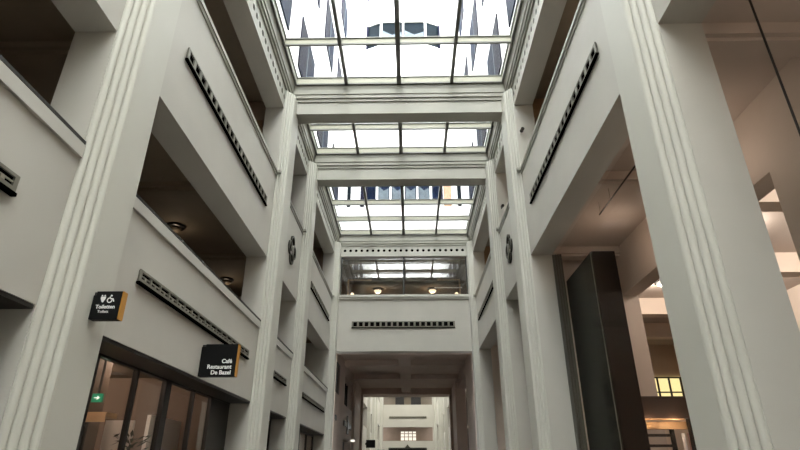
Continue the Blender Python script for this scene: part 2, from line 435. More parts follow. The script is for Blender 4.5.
# ------------------------------------------------------------------ pierced ornaments
def ornament(P, label, r=.108, group='pierced ornaments of the narrow bays'):
    root = empty('pierced_ornament', P(0, -r, 0)); tag(root, label, 'ornament', group)
    # four-lobed star outline
    def lobes(sc, n=48):
        out = []
        for i in range(n):
            a = 2 * math.pi * i / n
            rr = r * sc * (.64 + .36 * abs(math.cos(2 * a)) ** .8)
            out.append((rr * math.cos(a), rr * math.sin(a)))
        return out
    M = MB().extr(lobes(1), lambda a, b: P(a, b, .0005), lambda a, b: P(a, b, .006)); M.build('backing', DARK, root)
    M = MB()
    o_, i_ = lobes(1), lobes(.86); n = len(o_); base = 0
    M.v += [P(a, b, .0065) for a, b in o_] + [P(a, b, .0065) for a, b in i_] + [P(a, b, .016) for a, b in o_] + [P(a, b, .016) for a, b in i_]
    for i in range(n):
        j = (i + 1) % n
        M.f += [(i, j, 2 * n + j, 2 * n + i), (n + i, 3 * n + i, 3 * n + j, n + j), (2 * n + i, 2 * n + j, 3 * n + j, 3 * n + i), (i, n + i, n + j, j)]
    M.build('rim', BRONZE, root)
    M = MB()
    M.extr([(.30 * r * math.cos(2 * math.pi * i / 20), .30 * r * math.sin(2 * math.pi * i / 20)) for i in range(20)], lambda a, b: P(a, b, .0065), lambda a, b: P(a, b, .018))
    M.build('boss', BRONZEL, root)
    for q in range(4):
        a = math.pi / 4 + q * math.pi / 2; ca, sa = math.cos(a), math.sin(a); w = .09 * r
        pts = [(.28 * r * ca - w * sa, .28 * r * sa + w * ca), (.28 * r * ca + w * sa, .28 * r * sa - w * ca), (.66 * r * ca + w * sa, .66 * r * sa - w * ca), (.66 * r * ca - w * sa, .66 * r * sa + w * ca)]
        MB().extr(pts, lambda a_, b_: P(a_, b_, .0065), lambda a_, b_: P(a_, b_, .014)).build('petal', BRONZEL, root)
    return root
ornament(lambda a, b, d: (XL + d, 4.17 + a, 1.712 + b), 'dark four-lobed pierced ornament on the signs-side wall of the narrow bay', .128)
ornament(lambda a, b, d: (XR - d, 4.17 + a, 1.712 + b), 'dark four-lobed pierced ornament on the wall facing the signs, in the narrow bay', .128)

# ------------------------------------------------------------------ hanging signs
def text_obj(name, body, size, loc, parent, align='LEFT', bold=0.0, mat_=SIGNT):
    c = bpy.data.curves.new(name, 'FONT'); c.body = body; c.size = size * S; c.align_x = align; c.extrude = .0006 * S; c.offset = bold * S
    o = bpy.data.objects.new(name, c); COL.objects.link(o); c.materials.append(mat_)
    o.rotation_euler = (math.pi / 2, 0, 0)
    bpy.context.view_layer.update()
    me = bpy.data.meshes.new_from_object(o.evaluated_get(bpy.context.evaluated_depsgraph_get()))
    bpy.data.objects.remove(o); bpy.data.curves.remove(c)
    o = bpy.data.objects.new(name, me); COL.objects.link(o); o.rotation_euler = (math.pi / 2, 0, 0)
    o.location = Vector(loc) * S - world_loc(parent); o.parent = parent
    return o
def sign(name, label, x0, x1, y, z0, z1, t, nx, nz):
    r = empty(name, (x0, y, z0)); tag(r, label, 'sign')
    pts = [(x0, z0), (x1, z0), (x1, z1), (x0 + nx, z1), (x0 + nx, z1 - nz), (x0, z1 - nz)]
    MB().extr(pts, lambda a, b: (a, y, b), lambda a, b: (a, y + t, b)).build('board', SIGNB, r)
    B('ochre_edge', SIGNO, x1 + .0002, x1 + .0035, y + .001, y + t - .001, z0, z1, r)
    return r
ts = sign('hanging_sign', 'small black toilets sign with ochre edge on the nearest fluted pillar', PL, -.852, 1.505, .406, .490, .027, .008, .012)
B('wall_bracket', FRAME, PL + .0003, PL + .006, 1.508, 1.527, .4785, .488, ts)
text_obj('lettering', 'Toiletten', .0155, (-.9225, 1.5046, .4378), ts, bold=.0003)
text_obj('lettering', 'Toilets', .0118, (-.9140, 1.5046, .4245), ts)
# pictograms: cup-like figure and wheelchair
pm = MB()
def pf(M, pts): M.extr(pts, lambda a, b: (a, 1.5038, b), lambda a, b: (a, 1.5049, b))
def disc(cx, cz, r, n=14): return [(cx + r * math.cos(2 * math.pi * i / n), cz + r * math.sin(2 * math.pi * i / n)) for i in range(n)]
pf(pm, [(-.913, .4735), (-.898, .4735), (-.8985, .467), (-.9025, .4585), (-.9045, .456), (-.9065, .456), (-.9085, .4585), (-.9125, .467)])
pf(pm, disc(-.9095, .4765, .0021)); pf(pm, disc(-.9015, .4765, .0021))
pm.build('toilet_pictogram', SIGNT, ts)
pm = MB()
cx, cz, n = -.885, .4625, 20
for i in range(n - 4):
    a0, a1 = math.pi * .5 + 2 * math.pi * i / n, math.pi * .5 + 2 * math.pi * (i + 1) / n
    pf(pm, [(cx + .0082 * math.cos(a0), cz + .0082 * math.sin(a0)), (cx + .0056 * math.cos(a0), cz + .0056 * math.sin(a0)), (cx + .0056 * math.cos(a1), cz + .0056 * math.sin(a1)), (cx + .0082 * math.cos(a1), cz + .0082 * math.sin(a1))])
pf(pm, [(-.887, .4735), (-.8835, .4735), (-.8835, .4655), (-.8765, .4655), (-.8735, .458), (-.871, .459), (-.8745, .468), (-.8835, .469)])
pf(pm, disc(-.882, .4765, .0026))
pm.build('wheelchair_pictogram', SIGNT, ts)
cs = sign('hanging_sign', 'larger black café restaurant sign projecting from the wall over the shopfront', XL, -.826, 2.555, .412, .563, .034, .020, .013)
B('wall_bracket', FRAME, XL + .0003, XL + .018, 2.562, 2.582, .5505, .5615, cs)
for i, tx in enumerate(('Café', 'Restaurant', 'De Bazel')):
    text_obj('lettering', tx, .0265, (-.8450, 2.5542, .4735 - .0262 * i), cs, 'RIGHT', .0005)

# ------------------------------------------------------------------ shopfront and lower glazing, signs side
xg = XL - .13
sf = empty('shopfront', (xg, 2.56, ZF)); tag(sf, 'dark framed glass shopfront recessed under the café sign', 'shopfront')
B('lintel_panel', FRAME, xg - .02, xg + .006, 1.66, 3.47, Z1 - .022, Z1 - .0005, sf)
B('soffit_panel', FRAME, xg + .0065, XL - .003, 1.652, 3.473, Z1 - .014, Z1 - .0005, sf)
for y, w in ((1.915, .016), (2.236, .007), (2.54, .030), (2.864, .008), (3.145, .026)):
    B('mullion', FRAME, xg - .012, xg + .010, y - w, y + w, ZF + .0005, Z1 - .0225, sf)
B('side_panel', FRAME, xg - .012, xg + .002, 3.1715, 3.472, ZF + .0005, Z1 - .0225, sf)
B('side_panel', FRAME, xg - .012, xg + .002, 1.66, 1.8985, ZF + .0005, Z1 - .0225, sf)
ed = [1.9315, 2.2285, 2.2435, 2.5095, 2.5705, 2.8555, 2.8725, 3.1185]
for i in range(0, 8, 2): B('pane', GSHOP, xg - .004, xg, ed[i], ed[i + 1], ZF + .0005, Z1 - .0225, sf)
for k, lab in (('o', 'dark glazed front in the ground-floor opening beside the viewer'), ('b', 'dark glazed door in the ground floor of the narrow bay'), ('c', 'glazed front in the ground floor of the bay by the bridge')):
    y0, y1 = BAYS[k]
    g = empty('glazed_door', (xg, (y0 + y1) / 2, ZF)); tag(g, lab, 'glazed door')
    n = 2 if k == 'b' else 4
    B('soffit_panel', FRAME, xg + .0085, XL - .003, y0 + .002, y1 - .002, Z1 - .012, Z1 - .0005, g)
    MB().box(xg - .012, xg + .008, y0 + .002, y1 - .002, Z1 - .03, Z1 - .0005).build('head_rail', FRAME, g)
    for q in range(n + 1):
        y = y0 + .014 + (y1 - y0 - .028) * q / n
        B('stile', FRAME, xg - .012, xg + .008, y - .012, y + .012, ZF + .0005, Z1 - .0305, g)
        if q < n:
            ya = y + .0125; yb = y + (y1 - y0 - .028) / n - .0125
            B('pane', GSHOP, xg - .004, xg, ya, yb, ZF + .0005, Z1 - .0305, g)
# ground-floor room
for nm, lab, p, mm in (('wall_left_inner', 'brown back wall of the shop behind the glass front', (-2.7, -2.64, -.5, 6.75, ZF, .60), BROWNW), ('ceiling', 'dark brown shop ceiling behind the glass front', (-2.64, XL - TL - .001, -.5, 6.75, .56, .62), BROWNC)):
    struct(B(nm, mm, *p), lab, 'room')
struct(B('wall_partition', BROWNW, -2.6, XL - TL - .002, 3.50, 3.56, ZF, .555), 'brown cross wall at the far end of the shop', 'wall')
struct(B('wall_partition', CREAMC, -2.6, XL - TL - .002, 6.70, 6.749, ZF, .555), 'pale cross wall at the bridge end of the ground floor', 'wall')
struct(B('wall_partition', BROWNW, -2.6, XL - TL - .002, 4.62, 4.66, ZF, .555), 'brown cross wall beside the bay by the bridge', 'wall')
struct(B('wall_partition', BROWNW, -2.6, XL - TL - .002, -.5, -.44, ZF, .555), 'brown cross wall beside the viewer', 'wall')
struct(B('fluted_pillar', BROWNW, -1.62, -1.45, 2.50, 2.62, ZF, .555), 'brown square pillar inside the shop near the exit sign', 'pillar')
es = empty('exit_sign', (-1.36, 2.42, .285)); tag(es, 'small green lit exit sign inside the shop, seen through the first pane', 'exit sign')
B('light_box', GREEN, -1.40, -1.355, 2.42, 2.432, .282, .318, es)
MB().extr([(-1.390, .298), (-1.376, .298), (-1.376, .291), (-1.363, .300), (-1.376, .309), (-1.376, .302), (-1.390, .302)], lambda a, b: (a, 2.4185, b), lambda a, b: (a, 2.4195, b)).build('arrow', EXITW, es)
B('hanger', FRAME, -1.382, -1.374, 2.424, 2.430, .3185, .5595, es)
sh = empty('reflected_rail', (-1.4, 2.35, .19)); tag(sh, 'pale oak board in the shop standing in for a reflected wooden rail', 'reflection')  # solid board takes the place of a rail's reflection in the glass
B('board', OAKL, -1.46, -1.27, 2.33, 2.42, .212, .232, sh); B('fascia', OAKL, -1.46, -1.27, 2.325, 2.3295, .192, .225, sh)
B('support_post', FRAME, -1.385, -1.365, 2.36, 2.38, ZF + .0005, .2115, sh)
for (x0, x1, y0, y1, zt, lab) in ((-1.50, -1.36, 2.76, 2.775, .235, 'white display board behind the plant in the shop'), (-1.42, -1.40, 3.02, 3.44, .285, 'white display board behind the last shop panes')):
    b = empty('display_board', ((x0 + x1) / 2, (y0 + y1) / 2, ZF)); tag(b, lab, 'display board')
    B('panel', WHITEP, x0, x1, y0, y1, ZF + .03, zt, b); B('foot', FRAME, x0 - .01, x1 + .01, y0 - .01, y1 + .01, ZF + .0005, ZF + .0295, b)
pl = empty('potted_plant', (-1.30, 2.62, ZF)); tag(pl, 'dark leafy potted plant behind the shopfront glass', 'plant')
MB().lathe([(.05, ZF + .0005), (.075, ZF + .16), (.066, ZF + .16), (.06, ZF + .13)], -1.30, 2.64, 18).build('pot', POTM, pl)
MB().tube((-1.30, 2.64, ZF + .131), (-1.30, 2.64, .10), .006).build('stem', TRANS, pl)
M = MB()
for i in range(170):
    a, z, r = random.uniform(0, 6.28), random.uniform(-.12, .165), random.uniform(.005, .075)
    c = Vector((-1.30 + r * math.cos(a), 2.64 + r * math.sin(a), z)); d = Vector((math.cos(a), math.sin(a), random.uniform(-.6, .8))).normalized() * random.uniform(.016, .03)
    w = d.cross(Vector((random.uniform(-1, 1), random.uniform(-1, 1), 1))).normalized() * .007
    n0 = len(M.v); M.v += [tuple(c - d), tuple(c + w), tuple(c + d), tuple(c - w)]; M.f.append((n0, n0 + 1, n0 + 2, n0 + 3))
M.build('foliage', LEAF, pl, fix=False)

# ------------------------------------------------------------------ middle-storey gallery, signs side
GX0 = -2.05
zc2 = 1.52
struct(B('ceiling', BROWNC, GX0, XL - TL - .001, -.5, 6.75, zc2, zc2 + .05), 'dark brown ceiling of the middle-storey gallery', 'ceiling')
struct(B('floor', BROWNW, GX0, XL - TL - .001, -.5, 6.75, .80, .85), 'gallery floor of the middle storey', 'floor')
struct(B('wall_left_inner', BROWNW, GX0 - .06, GX0, -.5, 6.75, .80, zc2 + .05), 'brown back wall of the middle-storey gallery', 'wall')
for y in (-.5, 6.70): struct(B('wall_partition', BROWNW, GX0, XL - TL - .001, y, y + .05, .85, zc2 - .0005), 'brown end wall of the middle-storey gallery, %s' % ('beside the viewer' if y < 0 else 'by the bridge'), 'wall')
for i, y in enumerate((.5, 1.6, 2.70, 3.80, 4.90, 6.00)):
    o = MB().box(GX0, XL - TL - .001, y - .05, y + .05, zc2 - .028, zc2 - .0002).box(GX0, XL - TL - .001, y - .032, y + .032, zc2 - .05, zc2 - .0285).build('ceiling_beam', BROWNC)
    struct(o, 'stepped brown beam across the gallery ceiling, number %s from the viewer' % ('one two three four five six'.split()[i]), 'beam')
lamp0 = None
for i, y in enumerate((2.15, 3.25, 4.35, 5.45)):
    if lamp0 is None:
        lamp0 = empty('ceiling_lamp', (-1.58, y, zc2 - .05))
        MB().lathe([(.060, zc2 - .0002), (.060, zc2 - .016), (.046, zc2 - .020), (.046, zc2 - .0002)], -1.58, y, 24).build('ring', FRAME, lamp0, smooth=False)
        MB().lathe([(.0455, zc2 - .0165), (.042, zc2 - .030), (.028, zc2 - .042), (.008, zc2 - .046)], -1.58, y, 24).build('globe', LAMPD, lamp0, smooth=True)
        o = lamp0
    else: o = copy_tree(lamp0, (0, y - 2.15, 0))
    tag(o, 'dark-ringed dome lamp on the gallery ceiling, %s from the viewer' % ('first', 'second', 'third', 'fourth')[i], 'lamp', 'dome lamps of the signs-side gallery')
# narrow-bay and end-bay closures behind the middle storey
struct(B('wall_partition', WALL, XL - .42, XL - TL - .001, 4.541, 4.70, .85, zc2 - .055), 'cream pier behind the narrow bay, middle storey', 'wall')
struct(B('wall_partition', WALL, XL - .36, XL - TL - .001, 6.601, 6.699, .85, zc2 - .055), 'cream jamb behind the bay by the bridge, middle storey', 'wall')
struct(B('wall_partition', WALL, XL - .30, XL - TL - .001, 4.541, 4.615, ZF, .555), 'cream pier behind the narrow bay, ground floor', 'wall')
B_ = B('wooden_door', WOOD, XL - .75, XL - .45, 6.66, 6.698, .851, 1.30); tag(B_, 'brown wooden door at the far end of the middle-storey gallery', 'door')

# ------------------------------------------------------------------ top-storey corridors
for side in (-1, 1):
    if side < 0: xa, xb, xw0, xw1 = -1.62, XL - TL - .001, -1.68, -1.62
    else: xa, xb, xw0, xw1 = XR + TR + .001, 1.50, 1.50, 1.56
    sd = 'behind the signs-side parapets' if side < 0 else 'behind the parapets facing the signs'
    mw = WOOD if side > 0 else BROWNW
    struct(B('ceiling', BROWNC, xa, xb, -.5, 6.78, 2.80, 2.85), 'brown ceiling of the top-storey corridor %s' % sd, 'ceiling')
    struct(B('floor', BROWNW, xa, xb, -.5, 6.78, 1.94, 1.99), 'floor of the top-storey corridor %s' % sd, 'floor')
    struct(B('wall_%s_inner' % ('left' if side < 0 else 'right'), mw, xw0, xw1, -.5, 6.78, 1.94, 2.85), 'brown back wall of the top-storey corridor %s' % sd, 'wall')
    for y, w in ((-.5, 'by the viewer'), (6.73, 'by the bridge')): struct(B('wall_partition', mw, xa, xb, y, y + .05, 1.99, 2.7995), 'end wall of the top-storey corridor %s, %s' % (sd, w), 'wall')
    # cross walls with a timber door facing along the corridor
    for i, (y, w) in enumerate(((3.57, 'beyond the wide near bay'), (4.62, 'beyond the narrow bay'))):
        struct(B('wall_partition', mw, xa, xb, y, y + .04, 1.99, 2.7995), 'cross wall of the top-storey corridor %s, %s' % (sd, w), 'wall')
        x0 = min(abs(xa), abs(xb)) + .03; dx0, dx1 = sorted((-side * -1 * x0, side * (x0 + .26)))
        dr = empty('timber_door', ((dx0 + dx1) / 2, y - .02, 1.9905)); tag(dr, 'dark glazed timber door of the top storey %s, %s' % (w, 'signs side' if side < 0 else 'opposite the signs'), 'door')
        MB().box(dx0, dx0 + .03, y - .022, y - .0005, 1.9905, 2.55).build('stile', WOOD, dr); MB().box(dx1 - .03, dx1, y - .022, y - .0005, 1.9905, 2.55).build('stile', WOOD, dr)
        B('head_rail', WOOD, dx0, dx1, y - .022, y - .0005, 2.5505, 2.60, dr); B('pane', DARK, dx0 + .0305, dx1 - .0305, y - .012, y - .004, 1.9905, 2.55, dr)
# small spotlights on the parapets facing the signs
for y, z, lab in ((3.46, 2.40, 'small black spotlight on the wide bay jamb facing the signs'), (4.50, 2.27, 'small black spotlight in the narrow top opening facing the signs')):
    sp = empty('spotlight', (XR + .03, y, z)); tag(sp, lab, 'spotlight', 'black spotlights of the top storey')
    MB().tube((XR + .03, y - .045, z - .004), (XR + .03, y, z + .006), .014, 12).build('can', FRAME, sp); B('bracket', FRAME, XR + .026, XR + .034, y + .0005, y + .0145 if y < 4 else y + .0395, z + .002, z + .010, sp)

# ------------------------------------------------------------------ long gallery window in the bridge
g = empty('window_20', (CX, YE + .03, 2.135)); struct(g, 'long glazed window of the bridge above the grille', 'window')
B('pane', GGAL, PL + .004, PR - .004, YE + .050, YE + .054, 2.1355, 2.692, g)
for q in range(0, 5):
    x = PL + .004 + (PR - PL - .008) * q / 4; w = {0: .006, 4: .006, 2: .011}.get(q, .0045)
    if q in (0, 2, 4): B('glazing_bar', FRAME, x - w + (.006 if q == 0 else -.006 if q == 4 else 0), x + w + (.006 if q == 0 else -.006 if q == 4 else 0), YE + .040, YE + .064, 2.1355, 2.692, g)
# bridge room
struct(B('floor', BROWNW, XL - .1, XR + .1, YE + .141, 9.4, 1.94, 1.99), 'floor of the room inside the bridge', 'floor')
struct(B('ceiling', BROWNC, XL - .1, XR + .1, YE + .141, 9.4, 2.62, 2.84), 'brown ceiling of the room inside the bridge', 'ceiling')
for nm, lab, p in (('wall_left_inner', 'brown side wall of the bridge room, signs side', (XL - .16, XL - .1, YE + .141, 9.4, 1.94, 2.84)), ('wall_right_inner', 'brown side wall of the bridge room, facing the signs', (XR + .1, XR + .16, YE + .141, 9.4, 1.94, 2.84)), ('wall_far_inner', 'brown back wall of the bridge room', (XL - .1, XR + .1, 9.4, 9.46, 1.94, 2.84))):
    struct(B(nm, BROWNW, *p), lab, 'wall')
for i, (x, lab) in enumerate(((-.497, 'dome lamp in the bridge window, nearer the signs side'), (.358, 'dome lamp in the bridge window, farther from the signs side'))):
    l = empty('dome_lamp', (x, 8.0, 2.55)); tag(l, lab, 'lamp', 'dome lamps inside the bridge')
    MB().lathe([(.078, 2.6195), (.078, 2.600), (.058, 2.590), (.058, 2.6195)], x, 8.0, 24).build('ring', FRAME, l)
    MB().lathe([(.0575, 2.594), (.055, 2.575), (.038, 2.552), (.010, 2.543)], x, 8.0, 24).build('globe', LAMPG, l, smooth=True)
struct(B('ceiling_beam', BROWNC, XL - .0999, XR + .0999, 7.62, 7.72, 2.57, 2.6195), 'brown beam across the ceiling of the bridge room', 'beam')
for x, lab in ((-.79, 'slim glowing lantern at the end of the bridge window nearer the signs'), (.645, 'slim glowing lantern at the end of the bridge window farther from the signs')):
    l = empty('lantern', (x, 7.05, 1.9905)); tag(l, lab, 'lamp', 'lanterns inside the bridge window')
    B('base', FRAME, x - .015, x + .015, 7.035, 7.065, 1.9905, 2.185, l)
    MB().lathe([(.020, 2.1855), (.027, 2.20), (.027, 2.235), (.016, 2.25)], x, 7.05, 14).build('glow_glass', LAMPG, l, smooth=True)
df = empty('timber_portal', (CX, 7.35, 1.9905)); tag(df, 'thin brown timber portal frame standing inside the bridge window', 'portal frame')
for x in (-.885, .722): B('post', OAKL, x - .011, x + .011, 7.34, 7.36, 1.9905, 2.53, df)
B('head_rail', OAKL, -.893, -.55, 7.34, 7.36, 2.5305, 2.548, df); B('head_rail', OAKL, .40, .73, 7.34, 7.36, 2.5305, 2.548, df)
t = B('strip_light', WHITEP, .34, .72, 7.00, 7.012, 2.300, 2.310); tag(t, 'thin white strip light in the bridge window', 'light')

# ------------------------------------------------------------------ passage under the bridge
ZP = Z2B + .022
zpc = ZP + .075
struct(B('ceiling', PASS, XL - .1, XR + .1, YE + .141, 11.2, zpc, 1.935), 'brown ceiling of the passage under the bridge', 'ceiling')
PB = ((6.945, 7.03), (7.78, 7.95), (9.00, 9.2), (10.6, 11.0))
for i, (a, b) in enumerate(PB):
    z0 = ZP if i < 3 else ZP - .04
    o = B('ceiling_beam', PASS, PL, PR, a, b, z0, zpc - .0003)
    struct(o, 'brown cross beam in the passage ceiling, %s from the hall' % ('first', 'second', 'third', 'last')[i], 'beam')
for i, (a, b) in enumerate(((7.0305, 7.7795), (7.9505, 8.9995), (9.2005, 10.5995))):
    struct(B('ceiling_beam', PASS, -.165, .01, a, b, ZP + .001, zpc - .0003), 'brown lengthwise beam in the passage ceiling, %s section' % ('first', 'second', 'third')[i], 'beam')
lh = [(7.97, 8.92, .89, 1.28), (7.97, 8.92, ZF, .43)]
o = holed(YE + .141, 11.2, ZF, 1.9, lh, lambda a, b, d: (-.945 - d, a, b), .12).build('wall_passage_left', PASS); struct(o, 'brown passage wall on the signs side, with dark window', 'wall')
o = holed(YE + .141, 11.2, ZF, 1.9, [(7.85, 9.2, ZF, 1.29)], lambda a, b, d: (.793 + d, a, b), .12).build('wall_passage_right', PASS); struct(o, 'brown passage wall facing the signs side, with tall rosy recess', 'wall')
struct(B('wall_partition', PINKW, .95, 1.0, 7.8, 9.25, ZF, 1.4), 'rosy back wall of the passage recess', 'wall')
for y, lab, side in ((9.10, 'signs side', -1), (10.62, 'signs side, last', -1), (9.20, 'facing the signs', 1), (10.62, 'facing the signs, last', 1)):
    x0, x1 = (-.9445, -.905) if side < 0 else (.745, .7925)
    struct(B('pillar', PASS, x0, x1, y, y + .16, ZF, ZP - .045), 'shallow brown pilaster in the passage, %s' % lab, 'pillar')
w = empty('passage_window', (-1.0, 8.44, .89)); tag(w, 'dark bronze window in the passage wall', 'window', None)
B('pane', DARK, -1.04, -1.035, 7.975, 8.915, .8905, 1.2795, w)
for q in range(5):
    y = 7.985 + .92 * q / 4; B('glazing_bar', FRAME, -1.034, -1.01, y - .01, y + .01, .8905, 1.2795, w)
w = B('dark_door', FRAME, -1.05, -1.03, 7.975, 8.915, ZF + .0005, .4295); tag(w, 'dark door in the passage wall under the lit sign', 'door')
c = empty('cross_ornament', (-.945, 8.42, .53)); tag(c, 'dark cross-shaped ornament on the passage wall', 'ornament')
B('upright', FRAME, -.9445, -.925, 8.35, 8.50, .52, .77, c); B('arm', FRAME, -.9445, -.930, 7.97, 8.3495, .605, .675, c); B('arm', FRAME, -.9445, -.930, 8.5005, 8.92, .605, .675, c)
l = empty('emergency_light', (-.90, 9.02, .44)); tag(l, 'small bright white emergency light on the passage wall', 'light')
B('housing', WHITEP, -.9445, -.875, 8.98, 9.0, .44, .475, l); B('diffuser', LAMPW, -.940, -.880, 8.972, 8.9795, .443, .472, l)
d = B('dark_panel', FRAME, -.9445, -.935, 6.95, 7.25, .93, 1.30); tag(d, 'dark narrow panel at the near edge of the passage wall', 'panel')
d = B('dark_panel', FRAME, -.9445, -.930, 7.0, 7.12, .60, .66); tag(d, 'small dark plate low at the near edge of the passage wall', 'panel')

# ------------------------------------------------------------------ second hall beyond the passage
YF = 18.75
def fhole(side):
    h = []
    for a, b in ((11.35, 12.95), (13.30, 14.65), (15.05, 15.75), (16.2, 18.4)):
        h += [(a, b, .92, 1.37), (a, b, 2.075, 2.66), (a, b, ZF, .41)]
    return h
o = holed(11.2, YF, ZF, 2.95, fhole(-1), lambda a, b, d: (XL - d, a, b), .12).build('wall_far_left', WALL); struct(o, 'bright side wall of the second hall beyond the passage, signs side', 'wall')
o = holed(11.2, YF, ZF, 2.95, fhole(1), lambda a, b, d: (XR + d, a, b), .12).build('wall_far_right', WALL); struct(o, 'bright side wall of the second hall beyond the passage, facing the signs', 'wall')
o = holed(XL - .12, XR + .12, ZF, 2.95, [(-.912, .728, .948, 1.376), (-.912, .728, 2.075, 2.66), (-.72, .52, ZF, .71)], lambda a, b, d: (a, YF + d, b), .14).build('wall_far_end', WALL)
struct(o, 'bright end wall of the second hall, seen down the passage', 'wall')
for (z0, z1, mm, w) in ((.90, 1.45, BROWNW, 'middle'), (2.0, 2.72, BROWNC, 'top')):
    struct(B('wall_far_inner', mm, XL, XR, YF + .55, YF + .6, z0, z1), 'brown wall behind the %s opening of the second hall end wall' % w, 'wall')
    struct(B('ceiling', BROWNC, XL, XR, YF + .141, YF + .55, z1, z1 + .04), 'brown ceiling behind the %s opening of the second hall end wall' % w, 'ceiling')
    struct(B('floor', BROWNW, XL, XR, YF + .141, YF + .55, z0 - .04, z0), 'floor behind the %s opening of the second hall end wall' % w, 'floor')
for q, (x0, x1) in enumerate(((-.52, -.22), (.02, .36))):
    tag(B('dark_door', FRAME, x0, x1, YF + .53, YF + .5495, 2.001, 2.45), 'dark door in the top opening of the second hall, %s' % ('nearer the signs side' if q == 0 else 'farther from the signs side'), 'door')
fw = empty('bright_window', (-.08, YF + .5, .92)); tag(fw, 'small bright divided window in the middle of the second hall end wall', 'window')
B('pane', mat('daylit_curtain', (.8, .75, .65), .7, .2, emit=(1, .92, .8), estr=.12), -.345, .19, YF + .53, YF + .549, .93, 1.27, fw)
for x in (-.345, -.21, -.078, .06, .19): B('glazing_bar', WOOD, x - .012, x + .012, YF + .515, YF + .5295, .905, 1.27, fw)
for z in (.98, 1.10, 1.20): B('glazing_bar', WOOD, -.33, .178, YF + .500, YF + .5145, z - .01, z + .01, fw)
for x, lb in ((-.55, 'signs side'), (.42, 'side facing the signs')):
    l = B('ceiling_lamp', LAMPW, x - .07, x + .07, YF + .2, YF + .3, 1.40, 1.4495); tag(l, 'bright ceiling lamp in the middle opening of the second hall, %s' % lb, 'lamp', 'lamps in the second hall')
grille(0, 0, 0, 1.24, .05, 18, 'thin dark grille on the end wall of the second hall', 1, P=lambda a, b, d: (-.09 + a, YF - d, 1.68 + b))
tag(MB().prism([(-.72, YF - .05), (.52, YF - .05), (.52, YF - .0005), (-.72, YF - .0005)], .715, .742).build('door_canopy', FRAME), 'dark flat canopy over the entrance of the second hall', 'canopy')
tag(MB().extr([(-.19, .743), (-.02, .743), (-.105, .845)], lambda a, b: (a, YF - .06, b), lambda a, b: (a, YF - .001, b)).build('pediment', BRONZE), 'small dark triangular pediment on the entrance canopy of the second hall', 'pediment')
for y0, y1 in ((13.0, 13.25), (14.7, 14.95), (15.82, 16.06), (18.45, YF)):
    for side in (-1, 1):
        struct(MB().prism(pillar_outline(side, y0, y1), ZF, 2.9).build('fluted_pillar', STONE), 'fluted pillar of the second hall at %.0f metres, %s' % (y0 * S, 'signs side' if side < 0 else 'facing the signs'), 'pillar')
for side in (-1, 1):
    X = XL if side < 0 else XR
    ornament((lambda X, s: lambda a, b, d: (X + s * d, 15.4 + a, 1.56 + b))(X, -side), 'small dark ornament on the %s wall of the second hall' % ('signs-side' if side < 0 else 'facing'), .10, 'ornaments of the second hall')
    x0, x1 = (XL - .55, XL - .5) if side < 0 else (XR + .5, XR + .55)
    struct(B('wall_far_inner', BROWNW, x0, x1, 11.2, YF, ZF, 2.95), 'brown wall behind the openings of the second hall, %s' % ('signs side' if side < 0 else 'facing'), 'wall')
    for z in (.80, 1.5, 1.95, 2.75):
        x0, x1 = (XL - .5, XL - .121) if side < 0 else (XR + .121, XR + .5)
        struct(B('slab', BROWNC, x0, x1, 11.2, YF, z, z + .05), 'brown slab behind the openings of the second hall, %s, level %.1f' % ('signs side' if side < 0 else 'facing', z), 'slab')
tag(B('dark_door', FRAME, -.719, .519, YF + .05, YF + .08, ZF + .0005, .7095), 'dark entrance doors under the canopy of the second hall', 'door')
hs = empty('hanging_sign', (-.96, 12.6, .52)); tag(hs, 'small black hanging sign in the second hall beyond the passage', 'sign')
B('board', SIGNB, XL + .02, XL + .22, 12.6, 12.64, .50, .66, hs); B('bracket', FRAME, XL + .0005, XL + .0195, 12.61, 12.63, .56, .60, hs)
hs = empty('hanging_sign', (-.96, 16.5, .45)); tag(hs, 'smaller black hanging sign deeper in the second hall', 'sign')
B('board', SIGNB, XL + .02, XL + .25, 16.5, 16.54, .46, .60, hs); B('bracket', FRAME, XL + .0005, XL + .0195, 16.51, 16.53, .50, .54, hs)
win = empty('window_5', (CX, 15, 2.96)); struct(win, 'skylight over the second hall', 'skylight')
B('pane', GLAY, XL, XR, 11.2, YF, 2.96, 2.965, win)
for q in range(9): B('glazing_bar', STEEL, XL, XR, 11.2 + .93 * q - .01 + .05, 11.2 + .93 * q + .01 + .05, 2.93, 2.9595, win)

# ------------------------------------------------------------------ rooms behind the tall openings (black block side)
RX0, RX1 = XR + TR + .001, 1.48
zr = 1.45
struct(B('ceiling', PINKC, RX0, 3.3, -.5, 6.75, zr, zr + .06), 'warm beige ceiling behind the tall openings', 'ceiling')
for i, (a, b) in enumerate(((.40, .48), (1.436, 1.56), (2.46, 2.52), (3.50, 3.62), (4.60, 4.66))):
    o = MB().box(RX0, RX1 - .001, a, b, zr - .05, zr - .0003).box(RX0, RX1 - .001, a + .02, b - .02, zr - .065, zr - .0505).build('ceiling_beam', PINKC)
    struct(o, 'stepped beige beam across the ceiling behind the tall openings, %s from the viewer' % ('first', 'second', 'third', 'fourth', 'fifth')[i], 'beam')
o = holed(-.5, 6.75, ZF, zr - .0003, [(-.2, 1.38, ZF, 1.12), (1.92, 3.60, ZF, 1.12), (4.0, 5.6, ZF, 1.12)], lambda a, b, d: (RX1 + d, a, b), .11).build('wall_right_inner', PINKW); struct(o, 'rosy beige inner arcade wall behind the tall openings', 'wall')
struct(B('wall_far_right_room', CREAMC, 3.3, 3.36, -.5, 6.75, ZF, zr + .06), 'pale back wall of the bright room beyond the inner arcade', 'wall')
struct(B('wall_partition', CREAMC, RX0, 3.3, 6.75, 6.80, ZF, zr + .06), 'pale cross wall at the far end of the bright room', 'wall')
